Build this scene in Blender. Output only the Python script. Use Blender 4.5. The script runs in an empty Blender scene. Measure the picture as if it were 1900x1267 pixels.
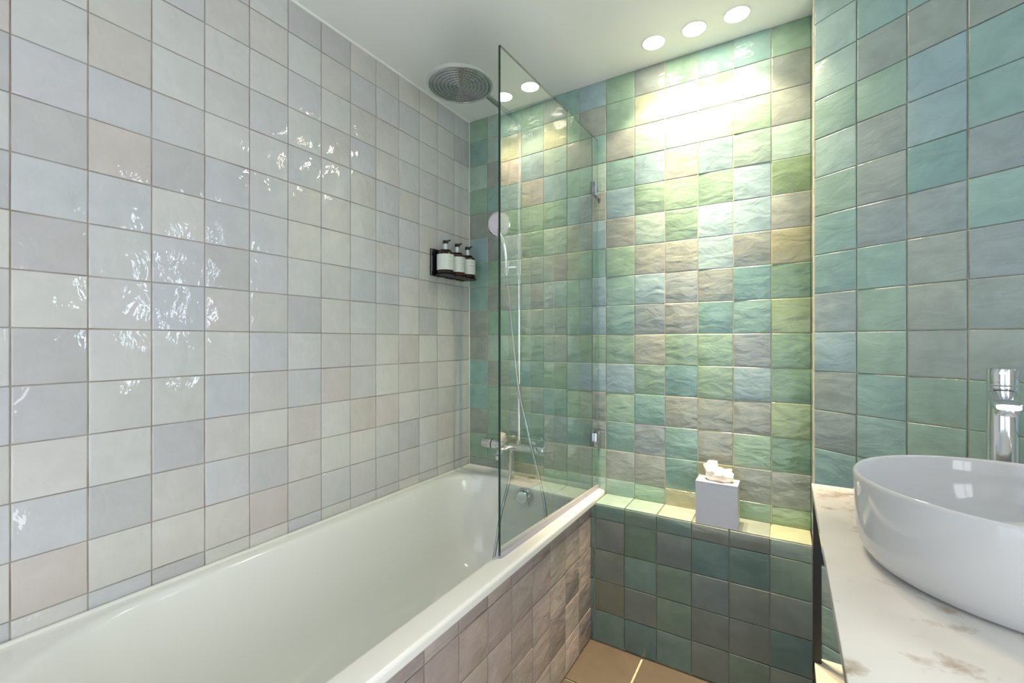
import bpy, bmesh, math, random
from mathutils import Vector, Matrix, noise
random.seed(7)
C = bpy.context.scene.collection
SC = bpy.context.scene
PI = math.pi
T = 0.13                       # one wall tile with its joint, metres; the plan is laid out in tiles
ZF = 10.03                     # floor level lies this many tiles below the reference course

def P(x, y, z): return Vector((x*T, y*T, (z+ZF)*T))

# ------------------------------------------------------------------ camera
cam_d = bpy.data.cameras.new('camera'); cam = bpy.data.objects.new('camera', cam_d); C.objects.link(cam)
cam_d.sensor_width = 36; cam_d.lens = 833.48/1900*36; cam_d.clip_start = 0.02
cam.location = P(11.305, -15.114, -0.237)
cam.rotation_euler = (PI/2, 0, math.radians(31.36))
SC.camera = cam
# ------------------------------------------------------------------ world, exposure
w = bpy.data.worlds.new('world'); SC.world = w; w.use_nodes = True
w.node_tree.nodes['Background'].inputs[0].default_value = (0.75, 0.85, 1, 1)
w.node_tree.nodes['Background'].inputs[1].default_value = 0.5
SC.view_settings.view_transform = 'Standard'; SC.view_settings.look = 'None'
SC.view_settings.gamma = 1; SC.view_settings.use_curve_mapping = False
SC.view_settings.exposure = 0.20
SC.cycles.use_denoising = True
SC.cycles.max_bounces = 10; SC.cycles.diffuse_bounces = 5; SC.cycles.glossy_bounces = 5
SC.cycles.transparent_max_bounces = 16
SC.cycles.caustics_reflective = False; SC.cycles.caustics_refractive = False
SC.cycles.sample_clamp_indirect = 6
# light levels
DAY_REAR, DAY_SIDE, FILL_FAR, SPOT_WIDE, SPOT_TIGHT, DISC = 2.1, 22.0, 6.3, 12.0, 90.0, 60.0
WARM = (1.0, 0.81, 0.55)

# ------------------------------------------------------------------ materials
def lin(c):
    return tuple(((v/255)/12.92 if v/255 <= 0.04045 else ((v/255+0.055)/1.055)**2.4) for v in c[:3]) + (1,)

def mat(name, col=(200, 200, 200), rough=0.5, metal=0.0, spec=0.5, emit=None, estr=0, coat=0):
    m = bpy.data.materials.new(name); m.use_nodes = True
    b = m.node_tree.nodes['Principled BSDF']
    b.inputs['Base Color'].default_value = lin(col); b.inputs['Roughness'].default_value = rough
    b.inputs['Metallic'].default_value = metal; b.inputs['Specular IOR Level'].default_value = spec
    b.inputs['Coat Weight'].default_value = coat
    if emit: b.inputs['Emission Color'].default_value = emit+(1,) if len(emit) == 3 else emit; b.inputs['Emission Strength'].default_value = estr
    return m, m.node_tree, b

def N(nt, typ, **kw):
    n = nt.nodes.new(typ)
    for k, v in kw.items(): setattr(n, k, v)
    return n

def noisy(name, col, col2, rough=0.5, scale=6, detail=4, metal=0, spec=0.5, bump=0.0, bscale=40, lo=0.35, hi=0.65, stretch=None):
    m, nt, b = mat(name, col, rough, metal, spec)
    tc = N(nt, 'ShaderNodeTexCoord'); src = tc.outputs['Object']
    if stretch:
        mp = N(nt, 'ShaderNodeMapping'); mp.inputs['Scale'].default_value = stretch
        nt.links.new(src, mp.inputs[0]); src = mp.outputs[0]
    nz = N(nt, 'ShaderNodeTexNoise'); nz.inputs['Scale'].default_value = scale; nz.inputs['Detail'].default_value = detail
    nt.links.new(src, nz.inputs['Vector'])
    r = N(nt, 'ShaderNodeValToRGB'); r.color_ramp.elements[0].position = lo; r.color_ramp.elements[1].position = hi
    r.color_ramp.elements[0].color = lin(col); r.color_ramp.elements[1].color = lin(col2)
    nt.links.new(nz.outputs['Fac'], r.inputs[0]); nt.links.new(r.outputs[0], b.inputs['Base Color'])
    if bump:
        n2 = N(nt, 'ShaderNodeTexNoise'); n2.inputs['Scale'].default_value = bscale; n2.inputs['Detail'].default_value = 5
        nt.links.new(src, n2.inputs['Vector'])
        bp = N(nt, 'ShaderNodeBump'); bp.inputs['Distance'].default_value = bump
        nt.links.new(n2.outputs['Fac'], bp.inputs['Height']); nt.links.new(bp.outputs[0], b.inputs['Normal'])
    return m

def glaze(name, relief, rough, sx, sy, fine, mott=0.10):
    """hand made glazed tile: the colour is the object's own colour, clouded; wavy glossy surface"""
    m, nt, b = mat(name, rough=rough, spec=0.5)
    L = nt.links.new
    oi = N(nt, 'ShaderNodeObjectInfo'); tc = N(nt, 'ShaderNodeTexCoord')
    mul = N(nt, 'ShaderNodeVectorMath', operation='SCALE'); mul.inputs[0].default_value = (31, 17, 23)
    L(oi.outputs['Random'], mul.inputs['Scale'])
    add = N(nt, 'ShaderNodeVectorMath', operation='ADD'); L(tc.outputs['Object'], add.inputs[0]); L(mul.outputs[0], add.inputs[1])
    # clouds in the glaze
    n1 = N(nt, 'ShaderNodeTexNoise'); n1.inputs['Scale'].default_value = 16; n1.inputs['Detail'].default_value = 5; n1.inputs['Distortion'].default_value = 0.6
    L(add.outputs[0], n1.inputs['Vector'])
    mr = N(nt, 'ShaderNodeMapRange'); mr.inputs[1].default_value = 0.3; mr.inputs[2].default_value = 0.7
    mr.inputs[3].default_value = 1-mott; mr.inputs[4].default_value = 1+mott
    L(n1.outputs['Fac'], mr.inputs[0])
    sc = N(nt, 'ShaderNodeVectorMath', operation='SCALE'); L(oi.outputs['Color'], sc.inputs[0]); L(mr.outputs[0], sc.inputs['Scale'])
    # pinholes
    vo = N(nt, 'ShaderNodeTexVoronoi'); vo.inputs['Scale'].default_value = 22; L(add.outputs[0], vo.inputs['Vector'])
    lt = N(nt, 'ShaderNodeMath', operation='LESS_THAN'); L(vo.outputs['Distance'], lt.inputs[0]); lt.inputs[1].default_value = 0.022
    n9 = N(nt, 'ShaderNodeTexNoise'); n9.inputs['Scale'].default_value = 9; L(add.outputs[0], n9.inputs['Vector'])
    gt = N(nt, 'ShaderNodeMath', operation='GREATER_THAN'); L(n9.outputs['Fac'], gt.inputs[0]); gt.inputs[1].default_value = 0.56
    pm = N(nt, 'ShaderNodeMath', operation='MULTIPLY'); L(lt.outputs[0], pm.inputs[0]); L(gt.outputs[0], pm.inputs[1])
    mx = N(nt, 'ShaderNodeMix', data_type='RGBA'); L(pm.outputs[0], mx.inputs[0]); L(sc.outputs[0], mx.inputs[6]); mx.inputs[7].default_value = lin((95, 88, 80))
    L(mx.outputs[2], b.inputs['Base Color'])
    # relief
    mp = N(nt, 'ShaderNodeMapping'); mp.inputs['Scale'].default_value = (sx, sy, 1); L(add.outputs[0], mp.inputs[0])
    n2 = N(nt, 'ShaderNodeTexNoise'); n2.inputs['Scale'].default_value = 1; n2.inputs['Detail'].default_value = 3.0; n2.inputs['Roughness'].default_value = 0.45; n2.inputs['Distortion'].default_value = 0.5
    L(mp.outputs[0], n2.inputs['Vector'])
    n3 = N(nt, 'ShaderNodeTexNoise'); n3.inputs['Scale'].default_value = 75; n3.inputs['Detail'].default_value = 2; L(add.outputs[0], n3.inputs['Vector'])
    bp = N(nt, 'ShaderNodeBump'); bp.inputs['Distance'].default_value = relief; L(n2.outputs['Fac'], bp.inputs['Height'])
    bp2 = N(nt, 'ShaderNodeBump'); bp2.inputs['Distance'].default_value = fine; L(n3.outputs['Fac'], bp2.inputs['Height']); L(bp.outputs[0], bp2.inputs['Normal'])
    L(bp2.outputs[0], b.inputs['Normal'])
    return m

M_LEFT = glaze('glaze_white', 0.0044, 0.035, 19, 13, 0.00010, 0.035)
M_BACK = glaze('glaze_green', 0.0040, 0.12, 13, 25, 0.00034, 0.11)
M_RIGHT = glaze('glaze_green_side', 0.0040, 0.16, 10, 20, 0.00015, 0.09)
M_LEDGE = glaze('glaze_green_low', 0.0016, 0.22, 10, 16, 0.00010, 0.09)
M_PANEL = glaze('glaze_taupe', 0.0070, 0.22, 12, 22, 0.0002, 0.09)
M_FLOOR = glaze('floor_stoneware', 0.0004, 0.5, 12, 12, 0.0002, 0.12)
G_CREAM = noisy('grout_cream', (226, 214, 190), (205, 192, 166), 0.85, 40)
G_BROWN = noisy('grout_brown', (186, 178, 168), (146, 128, 112), 0.9, 9, 5)
M_CEIL = noisy('ceiling_paint', (243, 243, 239), (240, 240, 236), 0.75, 3)
M_WALLP = noisy('wall_paint', (225, 224, 220), (220, 219, 215), 0.7, 3)
M_ENAMEL = mat('white_enamel', (244, 243, 238), 0.12, spec=0.55, coat=0.3)[0]
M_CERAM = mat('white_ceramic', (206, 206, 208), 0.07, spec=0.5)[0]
M_SIL = mat('white_sealant', (238, 236, 228), 0.35)[0]
M_CHROME = mat('chrome', (225, 227, 230), 0.07, metal=1)[0]
M_CHROMEB = mat('brushed_chrome', (178, 180, 182), 0.22, metal=1)[0]
M_SILVER = mat('satin_silver', (215, 218, 220), 0.38, metal=0.7)[0]
M_DARKRUB = mat('dark_rubber', (60, 62, 64), 0.5)[0]
M_BLACK = mat('black_powder_coat', (18, 17, 17), 0.4)[0]
M_BLKPL = mat('black_plastic', (22, 22, 24), 0.3)[0]
M_LAMP = mat('lamp_glass', (255, 255, 255), 0.3, emit=(1.0, 0.90, 0.72), estr=DISC)[0]
M_TRIMW = mat('white_trim_ring', (240, 240, 235), 0.4)[0]
M_TISSUE = noisy('tissue_paper', (246, 240, 230), (238, 230, 218), 0.9, 20)
M_BOXW = mat('white_lacquer_box', (206, 206, 212), 0.3)[0]
M_SPRAY = mat('pale_spray_face', (222, 212, 222), 0.35)[0]
M_SHELF = mat('cream_shelf', (236, 226, 204), 0.45)[0]

def marble():
    m, nt, b = mat('white_marble', (236, 234, 230), 0.16, spec=0.5)
    L = nt.links.new; tc = N(nt, 'ShaderNodeTexCoord')
    mp = N(nt, 'ShaderNodeMapping'); mp.inputs['Rotation'].default_value = (0, 0, 0.6); mp.inputs['Scale'].default_value = (1, 1, 1); L(tc.outputs['Object'], mp.inputs[0])
    n1 = N(nt, 'ShaderNodeTexNoise'); n1.inputs['Scale'].default_value = 15; n1.inputs['Detail'].default_value = 6; n1.inputs['Roughness'].default_value = 0.58; n1.inputs['Distortion'].default_value = 0.25
    L(mp.outputs[0], n1.inputs['Vector'])
    r = N(nt, 'ShaderNodeValToRGB'); e = r.color_ramp.elements
    e[0].position = 0.0; e[0].color = lin((240, 238, 234)); e[1].position = 0.78; e[1].color = lin((150, 132, 112))
    x = e.new(0.57); x.color = lin((238, 235, 231)); x = e.new(0.68); x.color = lin((198, 184, 168))
    L(n1.outputs['Fac'], r.inputs[0])
    n2 = N(nt, 'ShaderNodeTexNoise'); n2.inputs['Scale'].default_value = 3; n2.inputs['Detail'].default_value = 3; L(tc.outputs['Object'], n2.inputs['Vector'])
    r2 = N(nt, 'ShaderNodeValToRGB'); r2.color_ramp.elements[0].color = lin((255, 255, 255)); r2.color_ramp.elements[1].color = lin((226, 224, 224)); r2.color_ramp.elements[0].position = .4; r2.color_ramp.elements[1].position = .7
    L(n2.outputs['Fac'], r2.inputs[0])
    mx = N(nt, 'ShaderNodeMix', data_type='RGBA', blend_type='MULTIPLY'); mx.inputs[0].default_value = 1; L(r.outputs[0], mx.inputs[6]); L(r2.outputs[0], mx.inputs[7])
    L(mx.outputs[2], b.inputs['Base Color'])
    return m
M_MARBLE = marble()

def glass(name, tint, rough=0.0):
    """thin sheet: tinted see-through plus a Fresnel reflection on each face"""
    m = bpy.data.materials.new(name); m.use_nodes = True; nt = m.node_tree; nt.nodes.clear()
    o = N(nt, 'ShaderNodeOutputMaterial'); tr = N(nt, 'ShaderNodeBsdfTransparent'); tr.inputs[0].default_value = tint
    gl = N(nt, 'ShaderNodeBsdfGlossy'); gl.inputs['Roughness'].default_value = rough
    fr = N(nt, 'ShaderNodeFresnel'); fr.inputs[0].default_value = 1.5
    geo = N(nt, 'ShaderNodeNewGeometry'); mul = N(nt, 'ShaderNodeMath', operation='MULTIPLY'); inv = N(nt, 'ShaderNodeMath', operation='SUBTRACT')
    inv.inputs[0].default_value = 1.0; nt.links.new(geo.outputs['Backfacing'], inv.inputs[1])
    nt.links.new(fr.outputs[0], mul.inputs[0]); nt.links.new(inv.outputs[0], mul.inputs[1])
    sc = N(nt, 'ShaderNodeMath', operation='MULTIPLY'); sc.inputs[1].default_value = 3.8; sc.use_clamp = True; nt.links.new(mul.outputs[0], sc.inputs[0])
    mx = N(nt, 'ShaderNodeMixShader'); nt.links.new(sc.outputs[0], mx.inputs[0]); nt.links.new(tr.outputs[0], mx.inputs[1]); nt.links.new(gl.outputs[0], mx.inputs[2])
    nt.links.new(mx.outputs[0], o.inputs[0]); return m
M_GLASS = glass('green_tinted_glass', (0.945, 0.985, 0.96, 1))
M_EDGE = mat('glass_edge_green', (3, 48, 34), 0.12, spec=0.6)[0]
M_AMBER = mat('dark_amber_bottle', (34, 18, 14), 0.08, spec=0.6)[0]
M_BROWNB = mat('brown_amber_bottle', (70, 28, 20), 0.08, spec=0.6)[0]
M_LABEL = mat('cream_label', (226, 228, 222), 0.6)[0]
M_INK = mat('label_ink', (92, 94, 94), 0.7)[0]
M_INKD = mat('label_ink_dark', (60, 60, 62), 0.7)[0]
def pane_mat(name, col, s):
    m = bpy.data.materials.new(name); m.use_nodes = True; nt = m.node_tree; nt.nodes.clear()
    o = N(nt, 'ShaderNodeOutputMaterial'); e = N(nt, 'ShaderNodeEmission'); e.inputs[0].default_value = col; e.inputs[1].default_value = s
    nt.links.new(e.outputs[0], o.inputs[0]); return m
M_DAYR = pane_mat('daylight_pane_rear', (0.74, 0.87, 1, 1), DAY_REAR)
M_FILLF = pane_mat('added_fill_pane_far', (0.93, 0.96, 1, 1), FILL_FAR)
M_DAYS = pane_mat('daylight_pane_side', (0.70, 0.84, 1, 1), DAY_SIDE)

# ------------------------------------------------------------------ mesh helpers (world metres)
def bm_new(): return bmesh.new()
def add_box(bm, a, b):
    x0, y0, z0 = (min(a[i], b[i]) for i in range(3)); x1, y1, z1 = (max(a[i], b[i]) for i in range(3))
    v = [bm.verts.new(c) for c in ((x0, y0, z0), (x1, y0, z0), (x1, y1, z0), (x0, y1, z0), (x0, y0, z1), (x1, y0, z1), (x1, y1, z1), (x0, y1, z1))]
    return [bm.faces.new([v[i] for i in f]) for f in ((3, 2, 1, 0), (4, 5, 6, 7), (0, 1, 5, 4), (1, 2, 6, 5), (2, 3, 7, 6), (3, 0, 4, 7))]
def bevel(bm, w, seg=2):
    bmesh.ops.bevel(bm, geom=[e for e in bm.edges], offset=w, segments=seg, affect='EDGES', profile=0.6)
def frame(d):
    d = d.normalized(); a = Vector((0, 0, 1)) if abs(d.z) < 0.9 else Vector((1, 0, 0))
    u = d.cross(a).normalized(); return u, d.cross(u).normalized()
def add_loft(bm, rings, caps=True, closed=True):
    R = [[bm.verts.new(p) for p in r] for r in rings]; n = len(R[0])
    for a, b in zip(R, R[1:]):
        for i in range(n if closed else n-1):
            j = (i+1) % n; bm.faces.new((a[i], a[j], b[j], b[i]))
    if caps: bm.faces.new(R[0][::-1]); bm.faces.new(R[-1])
    return R
def add_lathe(bm, c, axis, prof, n=48):
    """prof: (radius, distance along axis) pairs"""
    axis = axis.normalized(); u, v = frame(axis); prev = None
    for r, h in prof:
        if r <= 1e-6: cur = [bm.verts.new(c+axis*h)]
        else: cur = [bm.verts.new(c+axis*h+(u*math.cos(2*PI*i/n)+v*math.sin(2*PI*i/n))*r) for i in range(n)]
        if prev:
            if len(prev) == 1 and len(cur) > 1:
                for i in range(n): bm.faces.new((prev[0], cur[i], cur[(i+1) % n]))
            elif len(cur) == 1 and len(prev) > 1:
                for i in range(n): bm.faces.new((prev[i], prev[(i+1) % n], cur[0]))
            elif len(cur) > 1:
                for i in range(n): bm.faces.new((prev[i], prev[(i+1) % n], cur[(i+1) % n], cur[i]))
        prev = cur
def spline(pts, k=8):
    out = []; p = [pts[0]]+list(pts)+[pts[-1]]
    for i in range(1, len(p)-2):
        a, b, c, d = p[i-1], p[i], p[i+1], p[i+2]
        for s in range(k):
            t = s/k
            out.append(0.5*((2*b)+(c-a)*t+(2*a-5*b+4*c-d)*t*t+(3*b-3*c+d-a)*t**3))
    out.append(pts[-1]); return out
def add_tube(bm, pts, r, n=14, radii=None):
    rings = []; u = None
    for i, p in enumerate(pts):
        d = (pts[min(i+1, len(pts)-1)]-pts[max(i-1, 0)]).normalized()
        if u is None: u, _ = frame(d)
        u = (u-d*u.dot(d)).normalized(); v = d.cross(u); rr = radii[i] if radii else r
        rings.append([p+(u*math.cos(2*PI*j/n)+v*math.sin(2*PI*j/n))*rr for j in range(n)])
    add_loft(bm, rings)
def smooth_angle(me, ang=35):
    bm = bmesh.new(); bm.from_mesh(me); bmesh.ops.recalc_face_normals(bm, faces=bm.faces)
    for f in bm.faces: f.smooth = True
    for e in bm.edges:
        if len(e.link_faces) == 2 and e.calc_face_angle(0) > math.radians(ang): e.smooth = False
    bm.to_mesh(me); bm.free()
def wloc(o):
    v = Vector((0, 0, 0))
    while o: v = v+o.location; o = o.parent
    return v
def part(name, bm, m, parent=None, ang=35, origin=None, label=None, kind=None):
    me = bpy.data.meshes.new(name)
    org = wloc(parent) if (parent and origin is None) else (origin if origin is not None else Vector((0, 0, 0)))
    bmesh.ops.translate(bm, verts=bm.verts, vec=-org)
    bm.to_mesh(me); bm.free(); smooth_angle(me, ang)
    for mm in (m if isinstance(m, (list, tuple)) else [m]): me.materials.append(mm)
    o = bpy.data.objects.new(name, me); C.objects.link(o)
    if parent: o.parent = parent; o.location = org-wloc(parent)
    else: o.location = org
    if label: o['label'] = label
    if kind: o['kind'] = kind
    return o
def thing(name, loc, label, cat, group=None):
    o = bpy.data.objects.new(name, None); C.objects.link(o); o.location = loc; o.empty_display_size = 0.05
    o['label'] = label; o['category'] = cat
    if group: o['group'] = group
    return o
def quad(bm, pts): return bm.faces.new([bm.verts.new(p) for p in pts])
def slab(bm, pts, n, t):
    """polygon pts extruded by t along n"""
    a = [bm.verts.new(p) for p in pts]; b = [bm.verts.new(p+n*t) for p in pts]; k = len(pts)
    bm.faces.new(a[::-1]); bm.faces.new(b)
    for i in range(k): bm.faces.new((a[i], a[(i+1) % k], b[(i+1) % k], b[i]))

# ------------------------------------------------------------------ tiles
PAL = dict(W=(218, 214, 206), L=(209, 210, 209), C=(198, 199, 206), S=(203, 199, 195), P=(202, 190, 182), D=(182, 180, 183))
GRN = dict(G=(150, 184, 156), T=(140, 182, 172), M=(178, 205, 190), B=(156, 186, 196), S=(160, 165, 156), Y=(200, 200, 160),
           N=(148, 172, 122), P=(208, 196, 184), K=(150, 160, 164), Q=(112, 156, 156), F=(118, 156, 126), O=(164, 158, 122))
GRN = {k: tuple((v*0.70+0.30*g)*0.94 for v, g in zip(c, (170, 184, 174))) for k, c in GRN.items()}
PAL = {k: tuple(v*0.50+0.50*g for v, g in zip(c, (203, 200, 198))) for k, c in PAL.items()}
GRS = {k: tuple(v*0.72+0.28*g for v, g in zip(c, (156, 184, 198))) for k, c in GRN.items()}
def tile_mesh(name, seed, rough_edge, bow):
    rnd = random.Random(seed); n = 3; h0 = 0.0045
    verts = []; faces = []; S = T-0.0024
    def hgt(i, j):
        e = (i in (0, n)) + (j in (0, n))
        return h0+rnd.uniform(-1, 1)*bow-(0.0004 if e else 0)-(0.0002 if e == 2 else 0)
    for j in range(n+1):
        for i in range(n+1):
            g = (0, 0.022, 0.978, 1)
            x = (g[i]-0.5)*S; y = (g[j]-0.5)*S
            x += rnd.uniform(-1, 1)*rough_edge; y += rnd.uniform(-1, 1)*rough_edge
            verts.append((x, y, hgt(i, j)))
    top = len(verts); ring = [(i, 0) for i in range(n)]+[(n, j) for j in range(n)]+[(n-i, n) for i in range(n)]+[(0, n-j) for j in range(n)]
    for j in range(n):
        for i in range(n):
            a = j*(n+1)+i; faces.append((a, a+1, a+n+2, a+n+1))
    nf = len(faces); base = []
    for i, j in ring:
        v = verts[j*(n+1)+i]; base.append(len(verts)); verts.append((v[0], v[1], 0.0))
    for k in range(len(ring)):
        k2 = (k+1) % len(ring); i, j = ring[k]; i2, j2 = ring[k2]
        faces.append((base[k], base[k2], j2*(n+1)+i2, j*(n+1)+i))
    me = bpy.data.meshes.new(name); me.from_pydata(verts, [], faces)
    for k, p in enumerate(me.polygons): p.use_smooth = k < nf
    return me
def variants(tag, m, k=8, rough_edge=0.0004, bow=0.0005):
    out = []
    for i in range(k):
        me = tile_mesh('tile_'+tag, 100+i*7+len(tag), rough_edge, bow); me.materials.append(m); out.append(me)
    return out
V_LEFT = variants('white', M_LEFT, bow=0.00025)
V_BACK = variants('green', M_BACK, bow=0.0004)
V_RIGHT = variants('side', M_RIGHT, bow=0.0005)
V_LEDGE = variants('low', M_LEDGE, bow=0.0004)
V_PANEL = variants('taupe', M_PANEL, bow=0.0008, rough_edge=0.0006)
def place(parent, vs, org, U, V, u0, u1, v0, v1, col, tilt=0.006, jit=0.0008, name='tile', jc=0.03, proud=0.0):
    """one tile filling the cell u0..u1, v0..v1 (tiles) of the plane through org"""
    Nn = U.cross(V); cu, cv = (u0+u1)/2*T, (v0+v1)/2*T
    o = bpy.data.objects.new(name, random.choice(vs)); C.objects.link(o)
    R = Matrix((U, V, Nn)).transposed().to_4x4()
    tl = Matrix.Rotation(max(-.009, min(.009, random.gauss(0, tilt))), 4, 'X') @ Matrix.Rotation(max(-.009, min(.009, random.gauss(0, tilt))), 4, 'Y') @ Matrix.Rotation(random.gauss(0, 0.0016), 4, 'Z')
    su = (u1-u0-0.014)/0.986; sv = (v1-v0-0.014)/0.986
    # corner the tile sinks at is kept above the grout
    p = org+U*cu+V*cv+Nn*(random.uniform(-jit, jit)+proud)
    o.matrix_world = Matrix.Translation(p) @ R @ tl @ Matrix.Diagonal((max(su, .05), max(sv, .05), 1, 1))
    o.parent = parent; o.matrix_parent_inverse = Matrix.Identity(4)
    if parent: o.matrix_world = Matrix.Translation(-wloc(parent)) @ o.matrix_world
    k = 1+random.uniform(-jc, jc); c = lin(col)
    o.color = (min(c[0]*k*random.uniform(.985, 1.015), 1), min(c[1]*k, 1), min(c[2]*k*random.uniform(.985, 1.015), 1), 1)
    return o
EX, EY, EZ = Vector((1, 0, 0)), Vector((0, 1, 0)), Vector((0, 0, 1))
HC = 8.891                                            # ceiling level
REAR, RIGHT = -21.0, 20.5
GP = 0.0022                                           # grout face stands this far off the wall plane, tiles start behind it

def struct(name, bm, m): return part(name, bm, m, kind='structure')

# floor
bm = bm_new(); quad(bm, [P(0, REAR, -10.03)-EZ*0.006, P(RIGHT, REAR, -10.03)-EZ*0.006, P(RIGHT, 0, -10.03)-EZ*0.006, P(0, 0, -10.03)-EZ*0.006])
fl = struct('floor', bm, G_CREAM)
FT = []
for s in range(4):
    me = tile_mesh('floor_tile', 900+s, 0.0001, 0.00005); me.materials.append(M_FLOOR); FT.append(me)
xs = [5.74, 7.51, 12.12, 16.73, 20.5]; ys = [-1.1, -3.14, -7.75, -12.36, -16.97, -21.0]
for i in range(4):
    for j in range(5):
        a, b, c, d = xs[i]+.02, xs[i+1]-.02, ys[j+1]+.02, ys[j]-.02
        if j == 0: d = -1.13
        o = place(fl, FT, P(0, 0, -10.03)-EZ*0.0045, EX, EY, a, b, c, d, (108, 96, 81), tilt=0.0, jit=0.0001)
# ceiling
bm = bm_new(); add_box(bm, P(-1, REAR-1, HC), P(RIGHT+1, 1, HC+1))
ceil = struct('ceiling', bm, M_CEIL)
# wall bodies (joint mortar is their face)
bm = bm_new(); add_box(bm, P(-1, REAR-1, -10.03), P(0, 1, HC)); bmesh.ops.translate(bm, verts=bm.verts, vec=EX*GP)
wl = struct('wall_left', bm, G_BROWN)
bm = bm_new(); add_box(bm, P(0, 0, -10.03), P(12.0, 1, HC)); bmesh.ops.translate(bm, verts=bm.verts, vec=-EY*GP)
wb = struct('wall_back', bm, G_CREAM)
RA = math.radians(55.53)
UR = Vector((math.sin(RA), -math.cos(RA), 0)); NR = UR.cross(EZ)        # along the angled wall, out of it
R0 = P(11.95, -0.98, 0); R0.z = 0
def PR(s, z, off=0.0): return Vector((R0.x, R0.y, 0))+UR*s*T+NR*off+EZ*(z+ZF)*T
bm = bm_new(); slab(bm, [P(11.95, -0.98, -10.03)+EX*GP, P(11.95, 1, -10.03)+EX*GP, P(21.5, 1, -10.03), P(21.5, -7.6, -10.03), PR(9.6, -10.03)], EZ, (HC+ZF)*T)
bmesh.ops.recalc_face_normals(bm, faces=bm.faces)
wr = struct('wall_right', bm, G_CREAM)
# far side of the room (behind the photographer)
bm = bm_new(); add_box(bm, P(0, REAR-1, -10.03), P(RIGHT, REAR, HC)); struct('wall_rear', bm, M_WALLP)
bm = bm_new(); add_box(bm, P(RIGHT, REAR, -10.03), P(RIGHT+1, -6.2, HC)); struct('wall_side', bm, M_WALLP)

# --- left wall: white, cool grey and blush tiles
LEFT = {-1: "LPLPDLDWSLCSCWC", 0: "LLLLCDCDWDDWCPW", 1: "CLSPCPCLLLSLDWC", 2: "LCLLCDLCCLSDSWD", 3: "CSLSLCCDSLCSCWW", 4: "LSLCLCCCSCSWDPW",
        5: "DLCLCSWLDLCPSSC", 6: "DSLSLWWSWSPWWLW", 7: "SCSCSWLCLSSPWSS", 8: "SCSSCCSCSWWPSSS", 9: "WCLCSCCWWPSWDSW", 10: "WLLCCSSSDWSSWLS",
        11: "CLLCSCSWWSWSPWW", 12: "CDLCWSSDSSWSWSS"}
for c in range(-4, 13):
    for k in range(15):
        r = 8-k; z0, z1 = r, min(r+1, HC)
        if r == -6: z0 = -5.40
        y0, y1 = -13.03+c, -12.03+c
        if c == 12: y1 = -0.01
        key = LEFT[c][k] if c in LEFT else random.choice('WLCSPD')
        place(wl, V_LEFT, P(0, 0, 0), EY, EZ, y0, y1, z0, z1, PAL[key], tilt=0.0035, jit=0.0006, jc=0.02)
bm = bm_new()
for c in range(-8, -4):
    for r in range(-11, 9):
        z0, z1 = max(r, -10.03), min(r+1, HC)
        add_box(bm, P(0, -13.03+c+.01, z0+.01), P(0.03, -12.03+c-.01, z1-.01))
me_o = part('tile_field', bm, M_PANEL, wl, kind='stuff'); me_o.color = lin(PAL['S'])

# --- back wall
BACK = {-6: "GTMGSBTTSSTTSGS", -5: "MMSTSSGSGMSGGGS", -4: "GTMGGSGTGGTGTGS", -3: "TGSTGGTSGTGTGSG", -2: "TGTGTGSGGTGGTGG", -1: "BSTMSBTBBGBSSGM",
        0: "GGSTBSGTTGBGTSM", 1: "SYMBGMSBKSGTKSG", 2: "GMBPGGSKSGQSTTY", 3: "TYPBGBBSQGGSSYY", 4: "TMGMBBSQTKBSGSG", 5: "GSSMNSOFNFFNFSN"}
for c in range(-6, 6):
    for k in range(15):
        r = 8-k; z0, z1 = r, min(r+1, HC)
        if r == -6: z0 = -5.54
        x0, x1 = 5.95+c, 6.95+c
        if c == -6: x0 = 0.03
        if c == 5: x1 = 11.92
        place(wb, V_BACK, P(0, 0, 0), EX, EZ, x0, x1, z0, z1, GRN[BACK[c][k]], tilt=0.0055, jit=0.0007, jc=0.03)
# --- angled right wall and its narrow return
RT = {0: "MMMGMGTTKBSSTGTSGTS", 1: "TTSGSSKTGGTTGSTGSTG", 2: "TTSBBQKSSSGGSTGTSGS", 3: "TSSTTKTKSSGGTSGGSTS", 4: "BTBSTBSTSGTSGTSGTSG"}
for c in range(5):
    for k in range(19):
        r = 8-k; z0, z1 = r, min(r+1, HC)
        u1 = c+1 if c < 4 else 4.42
        place(wr, V_RIGHT, P(11.95, -0.98, 0), UR, EZ, c+0.01, u1, z0, z1, GRS[RT[c][k]], tilt=0.005, jit=0.0006, jc=0.03)
for c in range(4, 10):                               # the angled wall goes on beyond the frame, around its window
    for k in range(19):
        r = 8-k; z0, z1 = r, min(r+1, HC); u0, u1 = (4.42 if c == 4 else c), min(c+1, 9.5)
        if z1 > -0.2 and z0 < 5.4 and u1 > 4.85 and u0 < 6.35:
            if c == 4: u1 = 4.84
            elif c == 6: u0 = 6.36
            elif z0 < -0.2: z1 = -0.21
            elif z1 > 5.4: z0 = 5.41
            else: continue
        place(wr, V_RIGHT, P(11.95, -0.98, 0), UR, EZ, u0, u1, z0, z1, GRS[random.choice('GTMSBK')], tilt=0.005, jit=0.0006, jc=0.03)
for k in range(15):
    r = 8-k; z1 = min(r+1, HC); z0 = max(r, -5.54)
    place(wr, V_RIGHT, P(11.95, 0, 0), -EY, EZ, 0.04, 0.97, z0, z1, GRN[random.choice('GTMSY')], tilt=0.002, jit=0.0004)
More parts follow.
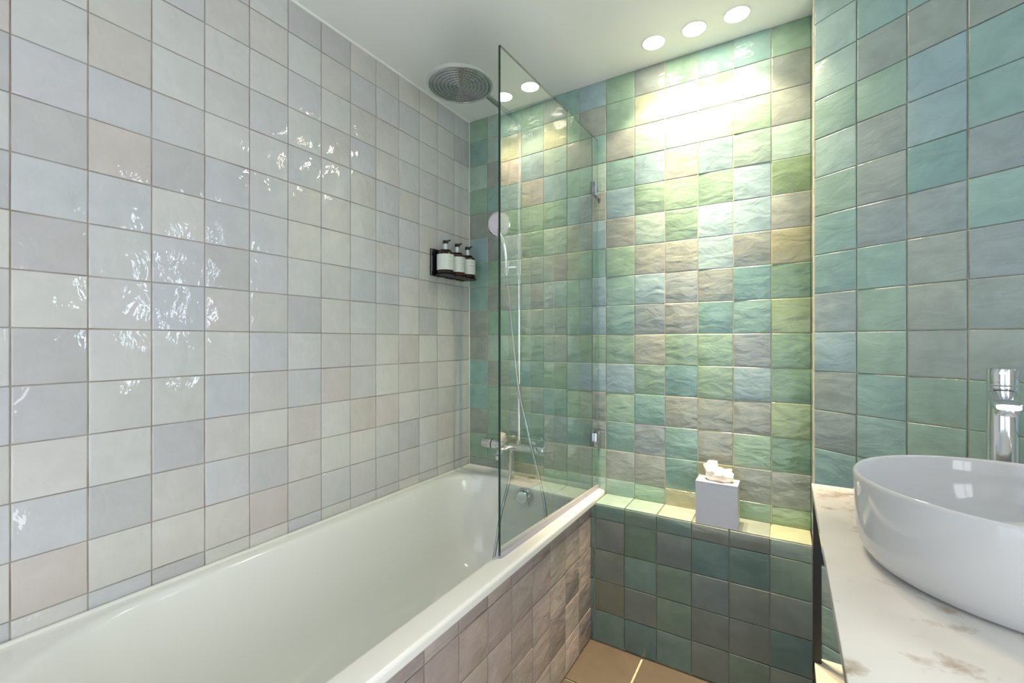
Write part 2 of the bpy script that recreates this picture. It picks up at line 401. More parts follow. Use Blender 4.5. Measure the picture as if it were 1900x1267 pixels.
# mortar bead down the outer corner and in the left corner
def trim(name, a, b, r=0.0028, m=G_CREAM):
    bm = bm_new(); add_tube(bm, [a, b], r, 8); return struct(name, bm, m)
trim('trim_1', P(11.945, -0.985, -5.5), P(11.945, -0.985, HC), 0.0045)
trim('trim_2', P(0.03, -0.03, -5.4), P(0.03, -0.03, HC), 0.003, M_SIL)
trim('trim_3', P(0.05, -14.9, HC-.01), P(0.05, -0.05, HC-.01), 0.006, M_CEIL)

# windows of the room and an added fill pane, outside the frame
def window(name, pts, n, m, mull):
    """pts: corner, along, up; n points into the room"""
    o, a, u = pts
    bm = bm_new(); quad(bm, [o+n*.006, o+a+n*.006, o+a+u+n*.006, o+u+n*.006]); bmesh.ops.recalc_face_normals(bm, faces=bm.faces)
    wn = struct(name, bm, m)
    fr = bm_new(); al, ul = a.normalized(), u.normalized(); t = 0.035
    def bar(p, q, s):
        d = (q-p).normalized(); e = n.cross(d).normalized()
        slab(fr, [p-e*s, q-e*s, q+e*s, p+e*s], n, 0.03)
    bar(o, o+a, t); bar(o+u, o+a+u, t); bar(o, o+u, t); bar(o+a, o+a+u, t)
    for f in mull: bar(o+a*f, o+a*f+u, 0.014)
    bar(o+u*.55, o+a+u*.55, 0.012)
    bmesh.ops.recalc_face_normals(fr, faces=fr.faces)
    part('window_frame', fr, M_TRIMW, wn)
window('window_1', (PR(4.85, -0.2), UR*1.5*T, EZ*5.6*T), NR, M_DAYS, (.5,))
window('fill_pane_side', (P(RIGHT, -13.2, -9.6), -EY*7.0*T, EZ*12.5*T), -EX, M_FILLF, (.5,))  # added glowing pane on the side wall, brightens ceiling and left wall
window('window_2', (P(4.2, REAR, -9.4), EX*8.6*T, EZ*14.5*T), EY, M_DAYR, (.25, .5, .75))

# ------------------------------------------------------------------ ledge at the foot of the back wall
LX0, LY, LZ = 5.80, -1.10, -5.56
lg = thing('tiled_ledge', P(8.85, -0.55, -10.03), 'low boxed ledge faced in dark sage and grey glazed tiles beside the bath', 'ledge')
bm = bm_new(); add_box(bm, P(LX0+.03, LY, -10.03)+EY*0.003, P(11.90, -0.03, -5.62)); add_box(bm, P(5.97, LY, -5.62)+EY*0.003, P(11.90, -0.03, LZ)-EZ*0.003)
part('ledge_body', bm, G_CREAM, lg)
LEDGE = {0: "TSSOT", 1: "GFTSQ", 2: "TKGGT", 3: "SQKSS", 4: "SQSSG", 5: "MGSQS"}
def face_tiles(x0, x1, keys):
    for k, r in enumerate((-6, -7, -8, -9, -10)):
        z1 = (LZ+0.01 if x0 > 5.9 else -5.61) if r == -6 else r+1
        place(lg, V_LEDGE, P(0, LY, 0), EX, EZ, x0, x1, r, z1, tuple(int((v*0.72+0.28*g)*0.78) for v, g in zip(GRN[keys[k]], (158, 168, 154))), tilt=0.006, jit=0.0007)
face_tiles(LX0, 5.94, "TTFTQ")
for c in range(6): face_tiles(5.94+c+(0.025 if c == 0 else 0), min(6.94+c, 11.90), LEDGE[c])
for c, key in zip(range(0, 6), "MMPYSY"):
    place(lg, V_LEDGE, P(0, 0, LZ), EX, EY, max(5.94+c, 5.965), min(6.94+c, 11.9), LY+.0, -0.03, GRN[key], tilt=0.002, jit=0.0003)

# ------------------------------------------------------------------ bath
RZ = -5.38
def rrect(x0, x1, y0, y1, r, z, n=9, m=10):
    """rounded rectangle; r = radii (x,y) at (x1,y1),(x0,y1),(x0,y0),(x1,y0)"""
    if not isinstance(r, (list, tuple)): r = [(r, r)]*4
    cs = [(x1-r[0][0], y1-r[0][1], 0, r[0]), (x0+r[1][0], y1-r[1][1], PI/2, r[1]), (x0+r[2][0], y0+r[2][1], PI, r[2]), (x1-r[3][0], y0+r[3][1], 3*PI/2, r[3])]
    pts = []
    for k, (cx, cy, a0, rr) in enumerate(cs):
        arc = [(cx+rr[0]*math.cos(a0+PI/2*i/n), cy+rr[1]*math.sin(a0+PI/2*i/n)) for i in range(n+1)]
        nx = cs[(k+1) % 4]; a1 = nx[2]; q = (nx[0]+nx[3][0]*math.cos(a1), nx[1]+nx[3][1]*math.sin(a1)); p = arc[-1]
        pts += arc+[(p[0]+(q[0]-p[0])*i/m, p[1]+(q[1]-p[1])*i/m) for i in range(1, m)]
    return [P(x, y, z) for x, y in pts]
YE = -14.45
bt = thing('bathtub', P(2.97, -7.2, -10.03), 'white enamel built-in bathtub along the pale tiled wall', 'bathtub')
rings = []
def o_ring(i, z, r=0.10): rings.append(rrect(0.05+i, 5.95-i, YE+i, -0.05-i, r, z))
o_ring(0.22, -5.60); o_ring(0.02, -5.60, .12); o_ring(0.0, -5.585, .14); o_ring(0.0, -5.565, .14); o_ring(0.0, RZ-.09, .14); o_ring(0.0, RZ-.065, .14); o_ring(0.008, RZ-.035, .135); o_ring(0.03, RZ-.010, .13); o_ring(0.06, RZ+.003, .12); o_ring(0.085, RZ+.005, .12); o_ring(0.16, RZ+.005, .12)
rad = [(1.55, 1.25), (1.7, 1.25), (2.6, 2.9), (2.2, 2.6)]
def i_ring(ix0, ix1, iy0, iy1, z, k=1.0):
    rings.append(rrect(0.34+ix0, 5.36-ix1, -13.95+iy0, -0.78-iy1, [(a*k, b*k) for a, b in rad], z))
i_ring(-.10, -.06, -.1, -.10, RZ+.005); i_ring(0, 0, 0, 0, RZ-.012); i_ring(.05, .04, .06, .05, RZ-.07); i_ring(.09, .07, .12, .08, RZ-.2)
i_ring(.18, .14, .5, .16, RZ-.8, .97); i_ring(.32, .26, 1.2, .28, RZ-1.7, .92); i_ring(.52, .44, 2.0, .44, RZ-2.5, .85)
i_ring(.80, .72, 2.6, .66, RZ-3.0, .74); i_ring(1.2, 1.1, 3.1, 1.0, RZ-3.22, .6); i_ring(1.75, 1.6, 3.8, 1.6, RZ-3.28, .4)
bm = bm_new(); add_loft(bm, rings, caps=False)
f = [v for v in bm.verts]; last = f[-len(rings[0]):]; bm.faces.new(last)
part('tub_shell', bm, M_ENAMEL, bt, ang=60)
bm = bm_new(); add_tube(bm, [P(0.085, YE, RZ+.03), P(0.085, -0.085, RZ+.03)], 0.0062, 8); add_tube(bm, [P(0.085, -0.085, RZ+.03), P(5.42, -0.085, RZ+.03)], 0.0062, 8)
part('sealant_bead', bm, M_SIL, bt)
oc = P(3.22, -0.98, -5.86)
bm = bm_new(); ax = Vector((0.0, -1, 0.14)); add_lathe(bm, oc, ax, [(0, -.02), (.040, -.02), (.040, .010), (.037, .014), (.034, .012), (.030, .024), (.027, .028), (0, .029)], 36)
part('overflow_knob', bm, M_CHROME, bt)
bm = bm_new(); add_lathe(bm, P(2.9, -3.6, RZ-3.285), EZ, [(0, 0), (.036, 0), (.036, .006), (.03, .010), (0, .011)], 32)
part('drain_cap', bm, M_CHROME, bt)
# small plug in the rim behind the mixer
bm = bm_new(); add_lathe(bm, P(3.15, -0.35, RZ+.004), EZ, [(0, 0), (.022, 0), (.020, .003), (0, .004)], 24)
part('rim_cap', bm, M_CHROMEB, bt, label='small flat metal cap on the rim under the mixer')

# bath front panel
pn = thing('bath_panel', P(5.7, -7.2, -10.03), 'taupe glazed tile panel closing the long side of the bath', 'bath panel')
bm = bm_new(); add_box(bm, P(5.55, YE, -10.03), P(5.78, LY, -5.63)); bmesh.ops.translate(bm, verts=bm.verts, vec=EX*0.0015)
part('panel_body', bm, G_CREAM, pn)
TP = [(182, 168, 160), (174, 160, 153), (178, 167, 157), (170, 156, 151), (186, 173, 165), (174, 164, 154)]
for n in range(14):
    y1 = LY-n; y0 = max(LY-n-1, YE)
    for r in (-6, -7, -8, -9, -10):
        z1 = -5.63 if r == -6 else r+1
        place(pn, V_PANEL, P(5.78, 0, 0), EY, EZ, y0, y1, r, z1, random.choice(TP), tilt=0.007, jit=0.0007, jc=0.04)

# ------------------------------------------------------------------ glass screen
GA, GB = (5.50, -6.16), (5.665, -0.12)              # free end, wall end on plan
gz0, gz1 = RZ+.05, 6.80
gd = Vector((GB[0]-GA[0], GB[1]-GA[1], 0)).normalized(); gn = gd.cross(EZ)          # gn towards the room
gs = thing('shower_screen', P((GA[0]+GB[0])/2, (GA[1]+GB[1])/2, gz0), 'clear frameless glass shower screen with green edge on the bath rim', 'shower screen')
bm = bm_new(); a = P(GA[0], GA[1], gz0); b = P(GB[0], GB[1], gz0); th = 0.008
va = [bm.verts.new(p) for p in (a-gn*th/2, a+gn*th/2, b+gn*th/2, b-gn*th/2)]
vb = [bm.verts.new(p+EZ*(gz1-gz0)*T) for p in (a-gn*th/2, a+gn*th/2, b+gn*th/2, b-gn*th/2)]
for k in range(4):
    fc = bm.faces.new((va[k], va[(k+1) % 4], vb[(k+1) % 4], vb[k])); fc.material_index = 1 if k in (0,) else (0 if k != 2 else 2)
fc = bm.faces.new(vb); fc.material_index = 1; fc = bm.faces.new(va[::-1]); fc.material_index = 1
M_EDGE2 = mat('glass_edge_pale', (120, 165, 140), 0.2)[0]
part('glass_pane', bm, [M_GLASS, M_EDGE, M_EDGE2], gs, ang=10)
bm = bm_new(); g0 = P(GA[0], GA[1], RZ+.016); g1 = P(GB[0], GB[1], RZ+.016)
slab(bm, [g0-gn*.007, g1-gn*.007, g1+gn*.007, g0+gn*.007], EZ, 0.015); bmesh.ops.recalc_face_normals(bm, faces=bm.faces)
part('bottom_seal', bm, mat('clear_grey_seal', (176, 172, 182), 0.3)[0], gs)
for zc, lab in ((5.03, 'upper'), (-3.62, 'lower')):
    c0 = P(GB[0], -0.02, zc)
    bm = bm_new(); h = 0.042
    slab(bm, [c0-EZ*h+gn*.0045, c0-EZ*h*0.72+gn*.0045-gd*.058, c0+EZ*h*0.72+gn*.0045-gd*.058, c0+EZ*h+gn*.0045], gn, 0.010)
    slab(bm, [c0-EZ*h-gn*.0145, c0-EZ*h*0.72-gn*.0145-gd*.058, c0+EZ*h*0.72-gn*.0145-gd*.058, c0+EZ*h-gn*.0145], gn, 0.010)
    bmesh.ops.recalc_face_normals(bm, faces=bm.faces); bevel(bm, 0.0012, 2)
    hg = part('hinge', bm, M_CHROME, gs, label=lab+' chrome hinge clamp')
    bm = bm_new(); slab(bm, [c0-EZ*h*.7-gn*.0043-gd*.060, c0-EZ*h*.7+gn*.0043-gd*.060, c0+EZ*h*.7+gn*.0043-gd*.060, c0+EZ*h*.7-gn*.0043-gd*.060], gd, 0.004)
    slab(bm, [c0-EZ*h*.72-gd*.0585-gn*.0148, c0-EZ*h*.72-gd*.0605-gn*.0148, c0+EZ*h*.72-gd*.0605-gn*.0148, c0+EZ*h*.72-gd*.0585-gn*.0148], gn, 0.0100)  # thin black slab paints the dark reflection on the tub-side plate end
    bmesh.ops.recalc_face_normals(bm, faces=bm.faces); part('gasket_and_reflection', bm, M_BLKPL, hg, label='black seal edge with painted dark reflection on the plate end')

# ------------------------------------------------------------------ shower column
SX, SY = 2.89, -0.80
sh = thing('shower_column', P(SX, 0, -4.1), 'chrome shower column with riser, overhead rain head and bath mixer on green wall', 'shower')
bm = bm_new(); z_arm = 7.86
pts = [P(SX, SY, -4.0), P(SX, SY, 7.55)]; add_tube(bm, pts, 0.0095, 18)
part('riser_pipe', bm, M_CHROME, sh)
bm = bm_new(); rim = [P(SX, SY, 7.50), P(SX, SY, 7.62), P(SX, SY-.04, 7.76), P(SX, SY-.16, 7.84), P(SX, SY-.30, 7.86), P(SX, -2.5, 7.87), P(SX+.01, -4.0, 7.88), P(SX+.01, -4.26, 7.87), P(SX+.01, -4.35, 7.80), P(SX+.01, -4.36, 7.70)]
add_tube(bm, spline(rim, 6), 0.0105, 18); part('shower_arm', bm, M_CHROMEB, sh)
bm = bm_new(); add_tube(bm, [P(SX, 0, 7.72), P(SX, SY-.05, 7.72)], 0.011, 16); add_lathe(bm, P(SX, -.02, 7.72), -EY, [(0, 0), (.026, 0), (.026, .008), (.018, .012), (0, .012)], 28)
part('wall_bracket', bm, M_CHROME, sh)
hc = P(SX+.01, -4.36, 7.52)
bm = bm_new(); prof = [(0, .026), (.020, .026), (.026, .016), (.06, .013), (.118, .011), (.127, .008), (.130, .002), (.130, -.006), (.126, -.0085), (.120, -.0085)]
add_lathe(bm, hc, EZ, prof, 72)
add_lathe(bm, hc+EZ*.026, EZ, [(.013, 0), (.013, .02)], 20)
hd = part('shower_head', bm, M_CHROME, sh)
bm = bm_new(); pr = [(.1205, -.0085)]
NR_ = 8
for i in range(NR_, 0, -1):
    r = 0.120*i/NR_; pr += [(r-.0012, -.0062), (r-.0045, -.0062), (r-.0075, -.0090), (r-.0105, -.0090), (r-.0135, -.0075)]
pr += [(0, -.0075)]
pr = [(max(r, 0), h) for r, h in pr if r >= 0]; add_lathe(bm, hc, EZ, pr, 72)
part('spray_plate', bm, M_CHROMEB, hd)
bm = bm_new()
for i in range(1, NR_+1):
    r = 0.120*i/NR_-.009; n = max(4, int(i*7))
    for j in range(n):
        a_ = 2*PI*j/n+i*.3; c = hc+Vector((r*math.cos(a_), r*math.sin(a_), -.0088))
        R_ = add_loft(bm, [[c+Vector((.0018*math.cos(PI/3*q), .0018*math.sin(PI/3*q), 0)) for q in range(6)], [c+Vector((.0013*math.cos(PI/3*q), .0013*math.sin(PI/3*q), -.0022)) for q in range(6)]])
part('nozzles', bm, mat('pale_nozzle_rubber', (170, 176, 176), 0.4)[0], hd, kind='stuff', label='pale rubber spray nozzles')
# mixer
mz = -4.15
bm = bm_new(); add_tube(bm, [P(1.95, SY, mz), P(3.62, SY, mz)], 0.021, 28)
add_tube(bm, [P(SX-.02, SY, mz), P(SX, SY, mz+.28)], 0.014, 18)
mx = part('mixer_body', bm, M_CHROME, sh)
for x_, lab in ((2.2, ''), (3.42, '')):
    bm = bm_new(); add_lathe(bm, P(x_, -.02, mz+.12), -EY, [(0, 0), (.034, 0), (.034, .010), (.030, .030), (.020, .045), (.017, .075), (.017, .09), (0, .09)], 32)
    part('wall_flange', bm, M_CHROME, sh)
bm = bm_new(); add_lathe(bm, P(1.98, SY, mz), -EX, [(.0215, 0), (.0215, .004), (.024, .006), (.024, .030), (.0225, .032), (.0225, .036), (.024, .038), (.024, .088), (.022, .091), (0, .091)], 32)
th_ = part('temperature_handle', bm, M_CHROME, sh)
bm = bm_new(); add_lathe(bm, P(1.98, SY, mz)-EX*.032, -EX, [(.0235, 0), (.0235, .005)], 32); part('handle_ring', bm, M_DARKRUB, th_)
bm = bm_new(); add_lathe(bm, P(3.58, SY, mz), EX, [(.0215, 0), (.0215, .004), (.025, .006), (.025, .050), (.023, .053), (0, .053)], 32)
part('flow_handle', bm, M_CHROME, sh)
bm = bm_new(); sp = [P(2.42, SY, mz-.02), P(2.41, SY-.22, mz-.02), P(2.40, SY-.46, mz-.10), P(2.39, SY-.62, mz-.26)]
add_tube(bm, spline(sp, 5), 0.02, 20, radii=[.021-.003*i/15 for i in range(16)]); add_tube(bm, [sp[-1]+EZ*.004, sp[-1]-EZ*.014], 0.0165, 20)
part('bath_spout', bm, M_CHROME, sh)
bm = bm_new(); add_tube(bm, [P(2.60, SY-.08, mz-.10), P(2.58, SY-.10, -4.95)], 0.0095, 16); part('hose_outlet', bm, M_CHROME, sh)
# slider
zs = 2.52
bm = bm_new(); add_lathe(bm, P(SX, SY, zs-.28), EZ, [(.0095, 0), (.016, .0), (.016, .072), (.0095, .072)], 24)
add_tube(bm, [P(SX, SY, zs), P(2.46, SY-.15, zs)], 0.0085, 16); add_lathe(bm, P(2.44, SY-.16, zs-.25), Vector((0.04, 0.06, 1)), [(.009, 0), (.0135, 0), (.015, .060), (.010, .060)], 22)
part('slider_holder', bm, M_CHROME, sh)
# hand shower
HS = P(2.44, SY-.16, zs)
hs = thing('hand_shower', HS, 'hand shower with round pale spray disc and chrome hose, held on the riser', 'hand shower')
hcen = P(2.40, -1.42, 4.02); fn = Vector((0.12, -1, -0.25)).normalized()
bm = bm_new(); hp = [P(2.45, SY-.17, 2.22), P(2.45, SY-.20, 2.8), P(2.44, -1.10, 3.3), hcen-EZ*.040-fn*.012, hcen-fn*.020]
add_tube(bm, spline(hp, 5), 0.01, 16, radii=[.0095+.004*min(i, 16)/16 for i in range(21)]); part('handle', bm, M_CHROME, hs)
bm = bm_new(); add_lathe(bm, hcen, fn, [(0, -.026), (.025, -.024), (.050, -.012), (.0575, -.004), (.0585, .002), (.055, .004)], 44)
hh = part('spray_head', bm, M_CHROME, hs)
bm = bm_new(); add_lathe(bm, hcen, fn, [(.055, .003), (.052, .0045), (.046, .0030), (.044, .0045), (.030, .0045), (.028, .0035), (0, .004)], 44)
part('spray_face', bm, M_SPRAY, hh)
HO = [(2.45, -.97, 2.28), (2.50, -.98, 1.8), (2.60, -1.0, 1.23), (2.76, -1.05, 0.03), (3.04, -1.1, -1.93), (3.36, -1.15, -3.06), (3.61, -1.2, -3.89), (4.01, -1.35, -4.93), (4.40, -1.6, -6.07), (4.55, -2.1, -7.2),
      (4.3, -3.0, -8.1), (3.6, -3.6, -8.45), (2.9, -3.0, -8.35), (2.66, -2.2, -7.9), (2.60, -1.85, -7.2), (2.57, -1.65, -6.7), (2.58, -1.40, -6.1), (2.60, -1.1, -5.5), (2.58, SY-.10, -4.95)]
bm = bm_new(); add_tube(bm, spline([P(*h) for h in HO], 8), 0.0068, 12); part('hose', bm, M_CHROMEB, hs)

# ------------------------------------------------------------------ soap dispensers on the left wall
bk = thing('bottle_bracket', P(0.03, -1.40, 2.25), 'black metal wall bracket carrying three pump bottles', 'bracket')
bm = bm_new(); add_box(bm, P(0.035, -2.47, 2.22), P(0.11, -0.42, 3.22)); bevel(bm, 0.002)
part('back_plate', bm, M_BLACK, bk)
bm = bm_new(); add_box(bm, P(0.10, -2.475, 2.24), P(0.135, -2.44, 3.2)); part('plate_edge', bm, M_CHROMEB, bk, label='bright metal edge strip')
BY = (-2.14, -1.45, -0.79); BX = 0.50; BR = 0.335
for y in BY:
    bm = bm_new(); add_lathe(bm, P(BX, y, 2.20), EZ, [(.0, 0), (BR*T+.002, 0), (BR*T+.002, .006), (BR*T-.002, .006), (BR*T-.004, .002), (0, .002)], 36)
    add_box(bm, P(0.08, y-.2, 2.20), P(0.32, y+.2, 2.235)); part('bottle_ring', bm, M_BLACK, bk)
    bm = bm_new(); add_lathe(bm, P(BX, y, 3.13), EZ, [(.018, 0), (.026, 0), (.026, .003), (.018, .003)], 30); add_box(bm, P(0.08, y-.1, 3.13), P(0.32, y+.1, 3.152)); part('neck_ring', bm, M_BLACK, bk)
LB = ['pump bottle with pale label and black dark glass, furthest left in the wall bracket', 'pump bottle of reddish brown glass in the middle of the wall bracket', 'pump bottle with pale label nearest the green wall in the bracket']
DD = Vector((0.75, -0.25, 0)).normalized()
fx = Vector((0.85, 0.30, 0)).normalized()
for k, y in enumerate(BY):
    b0 = P(BX, y, 2.26); R = BR*T-.003
    bo = thing('pump_bottle', b0, LB[k], 'soap bottle', 'pump bottles in the wall bracket')
    bm = bm_new(); add_lathe(bm, b0, EZ, [(0, 0), (R-.003, 0), (R, .003), (R, .098), (R-.003, .104), (R-.012, .110), (.014, .114), (.014, .118), (0, .118)], 40)
    part('bottle_body', bm, (M_AMBER, M_BROWNB, M_AMBER)[k], bo)
    bm = bm_new(); add_lathe(bm, b0, EZ, [(R+.0004, .018), (R+.0008, .018), (R+.0008, .093), (R+.0004, .093)], 40)
    lb = part('paper_label', bm, M_LABEL, bo)
    bm = bm_new(); bd = bm_new()
    for hgt, wd, dk in ((.083, .3, 0), (.076, .42, 0), (.060, .55, 1 if k == 2 else 0), (.058, .30, 0), (.046, .4, 0), (.036, .36, 0), (.030, .28, 0)):
        tgt = bd if dk else bm; tk = 0.0013 if dk else 0.0006
        a0 = math.atan2(-.60, .80)+0.35
        for q in range(6):
            aa, ab = a0+wd*(q/6-.5)*1.4, a0+wd*((q+.8)/6-.5)*1.4; rr = R+.0011
            quad(tgt, [b0+Vector((rr*math.cos(aa), rr*math.sin(aa), hgt)), b0+Vector((rr*math.cos(ab), rr*math.sin(ab), hgt)), b0+Vector((rr*math.cos(ab), rr*math.sin(ab), hgt+tk)), b0+Vector((rr*math.cos(aa), rr*math.sin(aa), hgt+tk))])
    part('label_print', bm, M_INK, lb)
    if k == 2: part('label_title', bd, M_INKD, lb)
    else: bd.free()
    bm = bm_new(); add_lathe(bm, b0, EZ, [(0, .112), (.0155, .112), (.0165, .116), (.0140, .118), (.0135, .146), (0, .146)], 28); part('pump_collar', bm, M_SILVER, bo)
    bm = bm_new(); add_lathe(bm, b0, EZ, [(0, .146), (.0125, .146), (.0125, .160), (.011, .163), (0, .164)], 26)
    nz_ = [b0+EZ*.156, b0+fx*.012+EZ*.159, b0+fx*.026+EZ*.164]; add_tube(bm, nz_, .004, 10, radii=[.0065, .005, .003]); part('pump_head', bm, M_BLKPL, bo)

# ------------------------------------------------------------------ tissue box
x0, x1, y0, y1, z0, z1 = 9.05, 10.16, -1.10, -0.42, LZ+.035, -4.30
tb = thing('tissue_box', P((x0+x1)/2, (y0+y1)/2, z0), 'tall white box of tissues standing on the tiled ledge', 'tissue box')
bm = bm_new(); add_box(bm, P(x0, y0, z0), P(x1, y1, z1-.05)); bmesh.ops.delete(bm, geom=[f_ for f_ in bm.faces if f_.normal.z > .9 ], context='FACES_ONLY')
part('box_body', bm, M_BOXW, tb)
bm = bm_new(); cx_, cy_ = (x0+x1)/2, (y0+y1)/2; n = 24
outer = []; inner = []
for i in range(n):
    a_ = 2*PI*i/n; c_, s_ = math.cos(a_), math.sin(a_); k_ = 1/max(abs(c_), abs(s_))
    outer.append(P(cx_+c_*k_*(x1-x0)/2, cy_+s_*k_*(y1-y0)/2, z1)); inner.append(P(cx_+c_*.34, cy_+s_*.12, z1))
add_loft(bm, [[p-EZ*.006 for p in outer], outer, [p for p in inner], [p-EZ*.012 for p in inner]], caps=False)
part('box_lid', bm, M_BOXW, tb)
# the paper that stands out of the slot
bm = bm_new(); nu, nv = 28, 12; grid = []
for j in range(nv+1):
    row = []
    for i in range(nu):
        a_ = 2*PI*i/nu; v = j/nv
        rx = .30+.10*math.sin(v*PI*.9); ry = .10+.13*math.sin(v*PI*.85)
        top = (.27+.13*math.cos(a_-2.6)+.05*math.sin(3*a_))
        sh_ = 1.0 if v < .6 else math.cos((v-.6)/.4*PI/2)*.9+.1
        nz2 = noise.noise(Vector((math.cos(a_)*2.2, math.sin(a_)*2.2+v*2.5, 3.1)))
        row.append(bm.verts.new(P(cx_+.02+math.cos(a_)*rx*sh_*(1+.28*nz2), cy_+math.sin(a_)*ry*sh_*(1+.5*nz2), z1-.06+(top+.16)*math.sin(v*PI/2)*(1+.22*nz2))))
    grid.append(row)
for j in range(nv):
    for i in range(nu): bm.faces.new((grid[j][i], grid[j][(i+1) % nu], grid[j+1][(i+1) % nu], grid[j+1][i]))
bm.faces.new(grid[-1])
tp = part('tissue', bm, M_TISSUE, None, ang=28, origin=P(cx_, cy_, z1))
tp['label'] = 'crumpled white paper tissue sticking out of the box'; tp['category'] = 'tissue'

# ------------------------------------------------------------------ vanity
CZ, CT = -3.50, 0.17
vx, vy0, vy1 = 11.81, -11.6, -2.68
ct = [P(vx, vy1, CZ-CT), P(vx, vy0, CZ-CT), P(16.6, vy0, CZ-CT), P(16.6, -4.35, CZ-CT), P(14.30, -2.72, CZ-CT), P(14.25, vy1, CZ-CT)]
bm = bm_new(); slab(bm, ct, EZ, CT*T); bmesh.ops.recalc_face_normals(bm, faces=bm.faces); bevel(bm, 0.0012, 1)
cto = part('countertop', bm, M_MARBLE, None, origin=P(vx, vy1, CZ-CT))
cto['label'] = 'white marble vanity top with faint brown veins'; cto['category'] = 'countertop'
fr = thing('vanity_frame', P(13.5, -7, -10.03), 'slim black metal vanity frame under the marble top', 'vanity frame')
lw = 0.155; lx0 = vx+.02; ly1 = -2.86
for (lx, ly) in ((lx0, ly1-lw), (lx0, vy0+.2), (15.9, -4.9), (15.9, vy0+.2)):
    bm = bm_new(); add_box(bm, P(lx, ly, -10.03), P(lx+lw, ly+lw, CZ-CT)); part('leg', bm, M_BLACK, fr)
def rail(a_, b_): bm = bm_new(); add_box(bm, a_, b_); part('rail', bm, M_BLACK, fr)
rail(P(lx0+lw, ly1-lw, -4.98), P(13.3, ly1, -5.20)); rail(P(lx0, ly1, -7.50), P(lx0+lw, vy0+.2, -7.72)); rail(P(lx0+.02, ly1-lw, -3.70), P(lx0+lw-.02, vy0+.2, -3.78))
rail(P(lx0+lw, vy0+.2, -7.50), P(15.9, vy0+.2+lw, -7.72)); rail(P(15.9, -4.9, -7.50), P(15.9+lw, vy0+.2, -7.72))
bm = bm_new(); slab(bm, [P(lx0-.005+.03, -2.80, -7.50), P(lx0+.025, vy0+.2, -7.50), P(15.9, vy0+.2, -7.50), P(15.9, -4.2, -7.50), P(13.9, -2.80, -7.50)], EZ, 0.012); bmesh.ops.recalc_face_normals(bm, faces=bm.faces)
part('lower_shelf', bm, M_SHELF, fr, label='cream lower shelf')
# basin
bc = P(14.15, -6.30, CZ+.005)
ba = thing('wash_basin', bc, 'round white ceramic vessel basin standing on the marble top', 'basin')
def tl(*pr): return [(r*T, h*T) for r, h in pr]
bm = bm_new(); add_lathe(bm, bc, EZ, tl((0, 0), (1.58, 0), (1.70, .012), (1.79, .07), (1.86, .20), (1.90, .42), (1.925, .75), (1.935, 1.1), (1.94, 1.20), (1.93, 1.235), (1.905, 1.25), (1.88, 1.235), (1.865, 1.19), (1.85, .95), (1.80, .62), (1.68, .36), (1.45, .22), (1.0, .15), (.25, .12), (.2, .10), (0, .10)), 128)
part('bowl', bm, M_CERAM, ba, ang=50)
bm = bm_new(); add_lathe(bm, bc+EZ*.0145, EZ, [(0, 0), (.03, 0), (.03, .005), (.026, .008), (0, .010)], 32); part('drain_cap', bm, M_CHROME, ba)
# tap
fc0 = P(14.57, -3.85, CZ); ft = thing('basin_tap', fc0, 'tall chrome basin mixer tap behind the white vessel basin', 'tap')
bm = bm_new(); add_lathe(bm, fc0, EZ, tl((0, 0), (.25, 0), (.25, .04), (.22, .06), (.22, .2), (.208, 1.2), (.20, 2.35), (.20, 2.48), (0, 2.48)), 48); part('tap_body', bm, M_CHROME, ft)
bm = bm_new(); add_lathe(bm, fc0+EZ*2.50*T, EZ, tl((0, 0), (.20, 0), (.205, .02), (.205, .25), (.198, .285), (.18, .29), (0, .29)), 48)
cap = part('lever_cap', bm, M_CHROME, ft)
sd = Vector((-0.23, -0.97, 0)).normalized(); se = sd.cross(EZ)
bm = bm_new(); lv = fc0+EZ*2.70*T
slab(bm, [lv+se*.009, lv+se*.007+sd*.045, lv-se*.007+sd*.045, lv-se*.009], EZ, .006); bmesh.ops.recalc_face_normals(bm, faces=bm.faces); part('lever', bm, M_CHROME, cap)
bm = bm_new(); s0 = fc0+EZ*2.32*T
secs = []
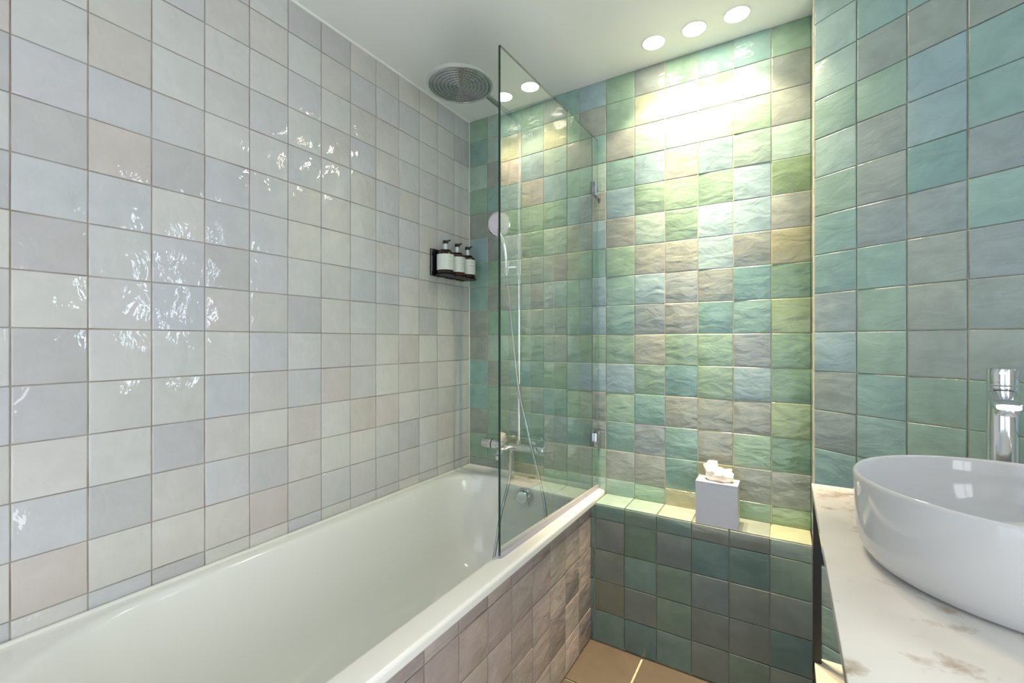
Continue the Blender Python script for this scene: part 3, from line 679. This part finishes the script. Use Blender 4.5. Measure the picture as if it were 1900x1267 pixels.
for d, wv, hv, dz in ((0.0, .0235, .020, 0), (.06, .0235, .016, -.003), (.12, .023, .012, -.007), (.165, .0225, .009, -.010), (.174, .018, .006, -.011)):
    c = s0+sd*d+EZ*dz; secs.append([c+se*wv*(abs(math.cos(q))**.6)*(1 if math.cos(q) > 0 else -1)+EZ*hv*(abs(math.sin(q))**.6)*(1 if math.sin(q) > 0 else -1) for q in [2*PI*i/28 for i in range(28)]])
add_loft(bm, secs); spo = part('spout', bm, M_CHROME, ft)
ac = s0+sd*.150+EZ*(-.017)
bm = bm_new(); add_lathe(bm, ac, -EZ, [(0, -.004), (.019, -.004), (.019, .010), (.0175, .013), (.0150, .013), (.0150, .011)], 32); ae = part('aerator', bm, M_CHROME, spo)
bm = bm_new(); add_lathe(bm, ac, -EZ, [(.0150, .0108), (.0, .0112)], 24); add_lathe(bm, ac, -EZ, [(.010, .0112), (.009, .013), (.007, .013), (.006, .0115)], 24)
o_ = part('aerator_mesh', bm, M_DARKRUB, ft, label='dark aerator insert')

# ------------------------------------------------------------------ downlights
LL = ['recessed round ceiling downlight, the one nearest the glass screen', 'recessed round ceiling downlight, middle one of the row of three', 'recessed round ceiling downlight, nearest the angled right wall']
for k, x in enumerate((7.86, 9.02, 10.14)):
    c = P(x, -1.15, HC)
    d = thing('ceiling_downlight', c, LL[k], 'downlight', 'row of three ceiling downlights')
    bm = bm_new(); add_lathe(bm, c, -EZ, [(.040, -.001), (.047, -.001), (.0475, .0015), (.045, .003), (.041, .003), (.040, .001)], 40); part('trim_ring', bm, M_TRIMW, d)
    bm = bm_new(); add_lathe(bm, c, -EZ, [(.0415, .0012), (0, .0018)], 40); part('lamp_lens', bm, M_LAMP, d, label='glowing lens')
    for nm, en, ang, bl in (('wide', SPOT_WIDE, 102, 0.4), ('tight', SPOT_TIGHT, 44, 1.0)):
        L_ = bpy.data.lights.new('downlight_beam', 'SPOT'); L_.energy = en; L_.color = WARM; L_.spot_size = math.radians(ang); L_.spot_blend = bl; L_.shadow_soft_size = 0.018
        lo = bpy.data.objects.new('downlight_beam', L_); C.objects.link(lo); lo.parent = d; lo.location = (0, 0, -.022)
